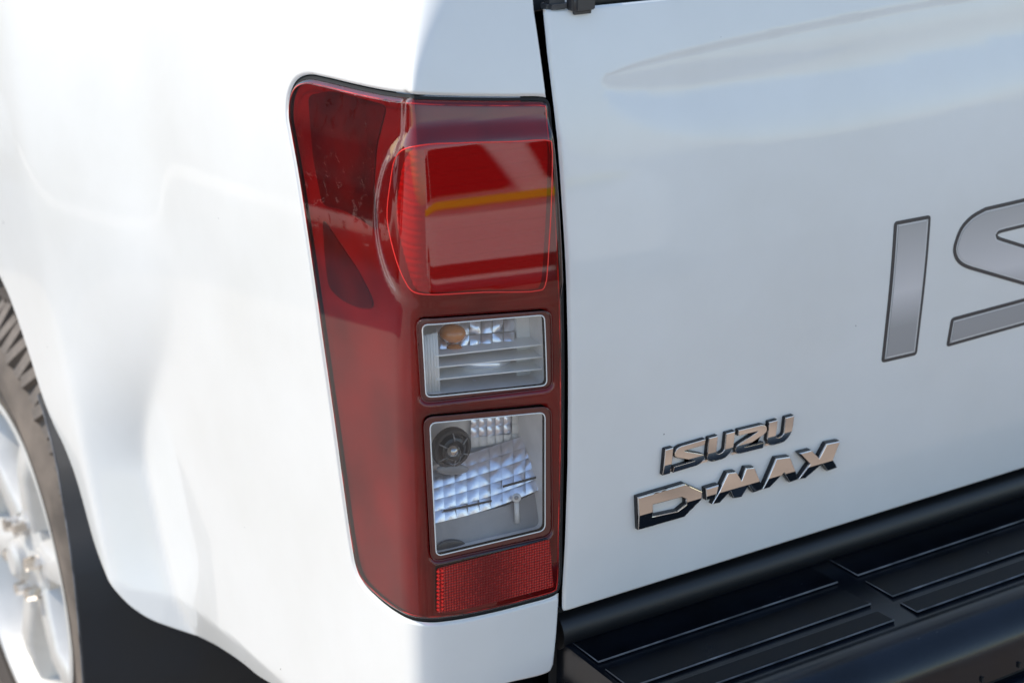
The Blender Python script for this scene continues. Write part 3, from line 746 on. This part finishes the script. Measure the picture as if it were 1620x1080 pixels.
# ------------------------------------------------------------------ rear bumper
bump = empty('rear_bumper', truck)
ZB = .76
def extr(name, prof, x0, x1, mat, parent, n=2, taper=None):
    """(y, z) profile swept along x"""
    xs_ = np.linspace(x0, x1, n); K = len(prof); V = []; Fc = []
    for i, x in enumerate(xs_):
        for y, z in prof:
            V.append((x+(taper(x, y) if taper else 0), y, z))
    for i in range(n-1):
        for k in range(K): q = (k+1) % K; Fc.append((i*K+k, i*K+q, (i+1)*K+q, (i+1)*K+k))
    Fc.append(tuple(range(K))); Fc.append(tuple((n-1)*K+k for k in range(K))[::-1])
    bm = bmesh.new(); vs = [bm.verts.new(v) for v in V]; [bm.faces.new([vs[i] for i in f]) for f in Fc]
    return bmobj(name, bm, mat, parent, 30)
arc = lambda cy, cz, r, a0, a1, n: [(cy+r*math.cos(R(a0+(a1-a0)*k/n)), cz+r*math.sin(R(a0+(a1-a0)*k/n))) for k in range(n+1)]
prof = [(.035, ZB-.004)]+[(-.120, ZB-.004)]+arc(-.138, ZB-.034, .034, 72, 182, 14)+[(-.173, ZB-.055), (-.165, ZB-.058), (.035, ZB-.058)]
extr('bumper_shell', prof, .006, .80, M['bumper'], bump)
extr('bumper_lower_panel', [(-.172, ZB-.062), (-.180, ZB-.064), (-.184, ZB-.075), (-.176, ZB-.20), (-.05, ZB-.26), (.02, ZB-.26), (.02, ZB-.062)], .012, .80, M['bumper'], bump)
extr('bumper_seam', [(-.150, ZB-.052), (-.168, ZB-.054), (-.168, ZB-.066), (-.150, ZB-.068)], .008, .79, M['seal'], bump)
# rubber ridge under the tailgate
extr('rubber_ridge', arc(.022, ZB+.004, .0175, -60, 240, 22), .004, .80, M['black'], bump)
def pad(x0a, x1a, ya, yb, sk0=0, sk1=0, open0=False):
    """a ribbed tread pad: rises towards the rear, its front edge worn and painted pale as a highlight; ends slant by sk"""
    z0, z1 = ZB-.0040, ZB-.0022
    pts = [(x0a, ya), (x1a, ya), (x1a+sk1, yb), (x0a+sk0, yb)]
    bm = bmesh.new(); t = [bm.verts.new((x, y, z0+.0008 if k < 2 else z1)) for k, (x, y) in enumerate(pts)]; b = [bm.verts.new((x, y, ZB-.006)) for x, y in pts]
    bm.faces.new(t); bm.faces.new(b[::-1])
    for k in range(4): bm.faces.new((t[k], b[k], b[(k+1) % 4], t[(k+1) % 4]))
    bmobj('step_pad', bm, M['pad'], bump)
    e = .0008
    tube('pad_edge', [(x0a+sk0, yb, z1), (x1a+sk1, yb, z1)], e, M['worn'], bump, n=6)  # pale strip paints the edge highlight along with its wear
    if open0: tube('pad_edge', [(x0a, ya, z1-.0006), (x0a+sk0, yb, z1)], e*.6, M['worn'], bump, n=6)
tube('pad_edge', [(.013, .0065, ZB-.002), (.79, .0065, ZB-.002)], .0008, M['worn'], bump, n=6)
for x0, x1, o0 in ((.013, .282, True), (.307, .575, True), (.600, .79, True)):
    pad(x0, x1, .004, -.034, 0, 0, o0); pad(x0-.001, x1-.003, -.046, -.081, 0, 0, o0); pad(x0-.003, x1-.006, -.093, -.114, 0, 0, o0)
for x, r_ in ((.268, 0), (.290, 0)):
    tube('scuff', [(x, -.128, ZB-.0030), (x+.003, -.150, ZB-.0022)], .0004, M['worn'], bump, n=5)
for k in range(6):
    x = .155+k*.045+rng.uniform(-.008, .008)
    box('seam_clip', (x, -.1735, ZB-.049), (.0022, .002, .005), M['seal'], bump)
# bent step tube below the seam
tb = [(.03, -.19, ZB-.078), (.13, -.196, ZB-.070), (.185, -.198, ZB-.068), (.205, -.198, ZB-.070), (.217, -.197, ZB-.080), (.222, -.195, ZB-.10), (.223, -.19, ZB-.14)]
tube('bumper_hoop', catmull(tb, 6, False), .011, M['bumper'], bump, n=14)

# ------------------------------------------------------------------ wheel, arch and mud flap
wheel = empty('wheel', truck, (-.155, 1.14, WHEEL_Z))
RT_, RR = .385, .241
tp_ = [(RR-.008, -.004), (RR+.002, -.012), (RR+.012, -.010), (RR+.03, -.018), (RR+.05, -.026), (RR+.080, -.025), (RR+.094, -.019), (RT_-.016, .008), (RT_-.005, .024), (RT_-.006, .22), (RR, .24), (RR-.01, .2)]
lathe('tyre', tp_, 96, M['tyre'], wheel, sharp=60)
lathe('sidewall_band', [(RR+.016, -.0145), (RR+.017, -.0165), (RR+.044, -.0262), (RR+.045, -.0250)], 96, M['groove'], wheel, sharp=20)
rim = lathe('rim', [(RR-.004, -.008), (RR+.002, -.014), (RR-.006, -.016), (RR-.014, -.010), (RR-.018, .004), (RR-.028, .018), (RR-.034, .05), (RR-.04, .13), (RR-.03, .2)], 96, M['alloy'], wheel, sharp=40)
lathe('brake_drum', [(0, .10), (.13, .10), (.15, .115), (.15, .2)], 48, M['dgrey'], wheel)
lathe('hub', [(0, -.020), (.020, -.020), (.028, -.014), (.030, -.004), (.046, .004), (.060, .006), (.072, .012), (.074, .05)], 48, M['alloy'], wheel, sharp=30)
# spokes and nuts share mesh data
def spoke_mesh():
    bm = bmesh.new(); prof_ = [(.060, .030, .004, .05), (.10, .022, .000, .05), (.15, .020, -.004, .045), (.19, .026, .002, .04), (.214, .036, .010, .04)]
    rings_ = []
    for r_, hw, xf, dp in prof_:
        rings_.append([bm.verts.new(p) for p in ((xf+dp, -hw*1.2, r_), (xf+.008, -hw, r_), (xf, -hw*.6, r_), (xf+.003, 0, r_), (xf, hw*.6, r_), (xf+.008, hw, r_), (xf+dp, hw*1.2, r_))])
    for a, b in zip(rings_, rings_[1:]):
        for k in range(6): bm.faces.new((a[k], a[k+1], b[k+1], b[k]))
    me = bpy.data.meshes.new('spoke'); bmesh.ops.recalc_face_normals(bm, faces=bm.faces); bm.to_mesh(me); bm.free(); me.materials.append(M['alloy'])
    me.polygons.foreach_set('use_smooth', [True]*len(me.polygons)); return me
sm = spoke_mesh()
for k in range(6):
    o = bpy.data.objects.new('spoke', sm); scn.collection.objects.link(o); o.parent = wheel; o.rotation_euler = (R(60*k+14), 0, 0)
bm = bmesh.new(); bmesh.ops.create_cone(bm, cap_ends=True, segments=6, radius1=.011, radius2=.009, depth=.022); bmesh.ops.rotate(bm, cent=(0, 0, 0), matrix=Matrix.Rotation(R(-90), 3, 'Y'), verts=bm.verts)
nm = bpy.data.meshes.new('wheel_nut'); bm.to_mesh(nm); bm.free(); nm.materials.append(M['chrome'])
for k in range(6):
    a = R(60*k+44); o = bpy.data.objects.new('wheel_nut', nm); scn.collection.objects.link(o); o.parent = wheel; o.location = (-.004, .054*math.cos(a), .054*math.sin(a))
lathe('tread_base', [(RT_-.006, .012), (RT_-.001, .024), (RT_-.001, .215)], 96, M['groove'], wheel)
# tread blocks: shoulder row and two more rows
def block(w_, l_, h_, sk):
    bm = bmesh.new()
    b = [(-w_/2, -l_/2), (w_/2, -l_/2+sk), (w_/2, l_/2+sk), (-w_/2, l_/2)]
    lo_ = [bm.verts.new((x, y, 0)) for x, y in b]; hi = [bm.verts.new((x*.92, y*.9, h_)) for x, y in b]
    bm.faces.new(hi)
    for k in range(4): bm.faces.new((lo_[k], lo_[(k+1) % 4], hi[(k+1) % 4], hi[k]))
    bmesh.ops.recalc_face_normals(bm, faces=bm.faces); me = bpy.data.meshes.new('tread_block'); bm.to_mesh(me); bm.free(); me.materials.append(M['tread']); return me
rows = [(.004, .046, .022, .014, .006, -48), (.046, .034, .024, .011, .006, 0), (.088, .034, .024, .011, -.006, 0), (.130, .034, .024, .011, .006, 0)]
for ri, (x, w_, l_, h_, sk, tilt) in enumerate(rows):
    me = block(w_, l_*.85, h_*.85, sk); NB = 84
    for k in range(NB):
        a = 2*math.pi*(k+.5*(ri % 2))/NB
        sa = (a+math.pi) % (2*math.pi)-math.pi
        if not (R(-75) < sa < R(130)): continue
        o = bpy.data.objects.new('tread_block', me); scn.collection.objects.link(o); o.parent = wheel
        rr = RT_-.005 if ri else RT_-.026
        o.matrix_local = Matrix.Rotation(a, 4, 'X') @ Matrix.Translation((x, 0, rr)) @ Matrix.Rotation(R(tilt), 4, 'Y') @ Matrix.Rotation(R(rng.uniform(-6, 6)+(9 if k % 2 else -9)), 4, 'Z') @ Matrix.Translation((rng.uniform(-.004, .004), 0, rng.uniform(-.001, .001)))
# mud flap behind the wheel and the dark arch liner
_fp = [(60, 625), (70, 655), (82, 700), (92, 745), (101, 800), (109, 850), (117, 910), (124, 980), (129, 1040), (133, 1100), (140, 1250)]
_lp = S(*pix([(68, 632), (84, 672), (100, 705), (118, 752), (132, 800), (147, 855), (163, 900)]).T)
V = []; Fc = []
for u, v in _fp:
    yy = max(np.interp(v, [625, 672, 705, 752, 800, 855, 900, 1000], list(_lp[:, 1])+[_lp[-1, 1]-.005])+.012, .60)
    p = P0(float(u), float(v), yy); V += [p, np.array([.18, yy+.01, p[2]])]
for k in range(len(_fp)-1): Fc.append((2*k, 2*k+1, 2*k+3, 2*k+2))
fl = meshobj('mud_flap', V, Fc, M['liner'], truck); md = fl.modifiers.new('t', 'SOLIDIFY'); md.thickness = .006
tube('flap_edge', V[::2], .0014, M['worn'], truck, n=6)
V, Fc = [], []
for i in range(25):
    a = R(-20+i*9.5); y, z = WHEEL_Y+.455*math.cos(a), WHEEL_Z+.455*math.sin(a)
    V += [(-.150, y, z), (.12, y, z)]
for i in range(24): Fc.append((2*i, 2*i+1, 2*i+3, 2*i+2))
o = meshobj('arch_liner', V, Fc, M['liner'], truck); md = o.modifiers.new('t', 'SOLIDIFY'); md.thickness = .006
meshobj('chassis_rail', [(x, y, z) for x in (-.02, .06) for y in (.02, .66) for z in (.50, .70)], [(0, 1, 3, 2), (4, 6, 7, 5), (0, 4, 5, 1), (2, 3, 7, 6), (0, 2, 6, 4), (1, 5, 7, 3)], M['liner'], truck, smooth=False)

# ------------------------------------------------------------------ the white car that the lamp mirrors
def parked_car(loc, rot, paint_, stripe, label):
    car = empty('parked_car', None, loc); car.rotation_euler = (0, 0, rot)
    car['label'] = label; car['category'] = 'car'
    # local: length along x, side that faces the truck at y = +.85
    side = [(-2.2, .35), (-2.25, .75), (-2.1, .98), (-1.35, 1.08), (-.75, 1.62), (-.45, 1.70), (1.55, 1.70), (2.05, 1.12), (2.2, .95), (2.2, .35)]
    P = roundpoly(side, [.05, .15, .15, .15, .15, .2, .25, .2, .1, .05], 4)
    bm = bmesh.new(); K = len(P)
    def inw(z): return .12*smooth01((z-1.05)/.6)
    A_ = [bm.verts.new((x, .85-inw(z), z)) for x, z in P]; B_ = [bm.verts.new((x, -.85+inw(z), z)) for x, z in P]
    bm.faces.new(A_); bm.faces.new(B_[::-1])
    for k in range(K): bm.faces.new((A_[k], B_[k], B_[(k+1) % K], A_[(k+1) % K]))
    bmobj('body', bm, paint_, car, 35)
    def sidepoly(name, pts, mat, y=.006, r=.05):
        Q = roundpoly(pts, r, 3); prism(name, [(x, .85-inw(z)+y, z) for x, z in Q], (0, -.02, 0), mat, car)
    sidepoly('window', [(-.95, 1.14), (-.60, 1.55), (-.05, 1.57), (-.05, 1.14)], M['carglass'])
    sidepoly('window', [(.05, 1.14), (.05, 1.57), (.75, 1.57), (.85, 1.14)], M['carglass'])
    sidepoly('window', [(.97, 1.16), (.90, 1.57), (1.45, 1.57), (1.80, 1.16)], M['carglass'])
    if stripe: sidepoly('stripe', [(-1.9, 1.02), (-1.9, 1.09), (2.0, 1.09), (2.1, 1.02)], M['yellow'], .008, .01)
    sidepoly('sill_trim', [(-1.2, .40), (-1.2, .52), (1.2, .52), (1.2, .40)], M['socket'], .01, .02)
    for x in (-1.35, 1.35):
        wl = lathe('car_wheel', [(0, -.01), (.19, -.01), (.21, -.03), (.33, -.03), (.36, 0), (.36, .2), (0, .2)], 32, M['groove'], car)
        wl.matrix_local = Matrix.Translation((x, .88, .36)) @ Matrix.Rotation(R(-90), 4, 'Z')
        hb = lathe('hubcap', [(0, -.03), (.08, -.03), (.20, -.012), (.205, .0)], 24, M['alloy'], wl); hb.matrix_local = Matrix.Translation((-.006, 0, 0))
    for y in (-.4, .4): box('roof_bar', (.5, y, 1.76), (1.6, .04, .03), M['socket'], car, .01)
    box('front_lamp', (-2.16, .62, .82), (.12, .34, .14), M['lgrey'], car, .03)
    return car
parked_car((1.25, -5.5, 0), R(26), M['carwhite'], True, 'white parked car with a yellow side stripe, mirrored in the red tail lamp')
M['addedcar'] = simple('added_car_dark_blue', (.010, .014, .030), .3, coat=1)  # for the unseen car added to darken the side of the lens
parked_car((-3.3, 4.9, 0), R(214), M['addedcar'], False, 'dark blue car added out of view to darken the left side of the tail lamp')
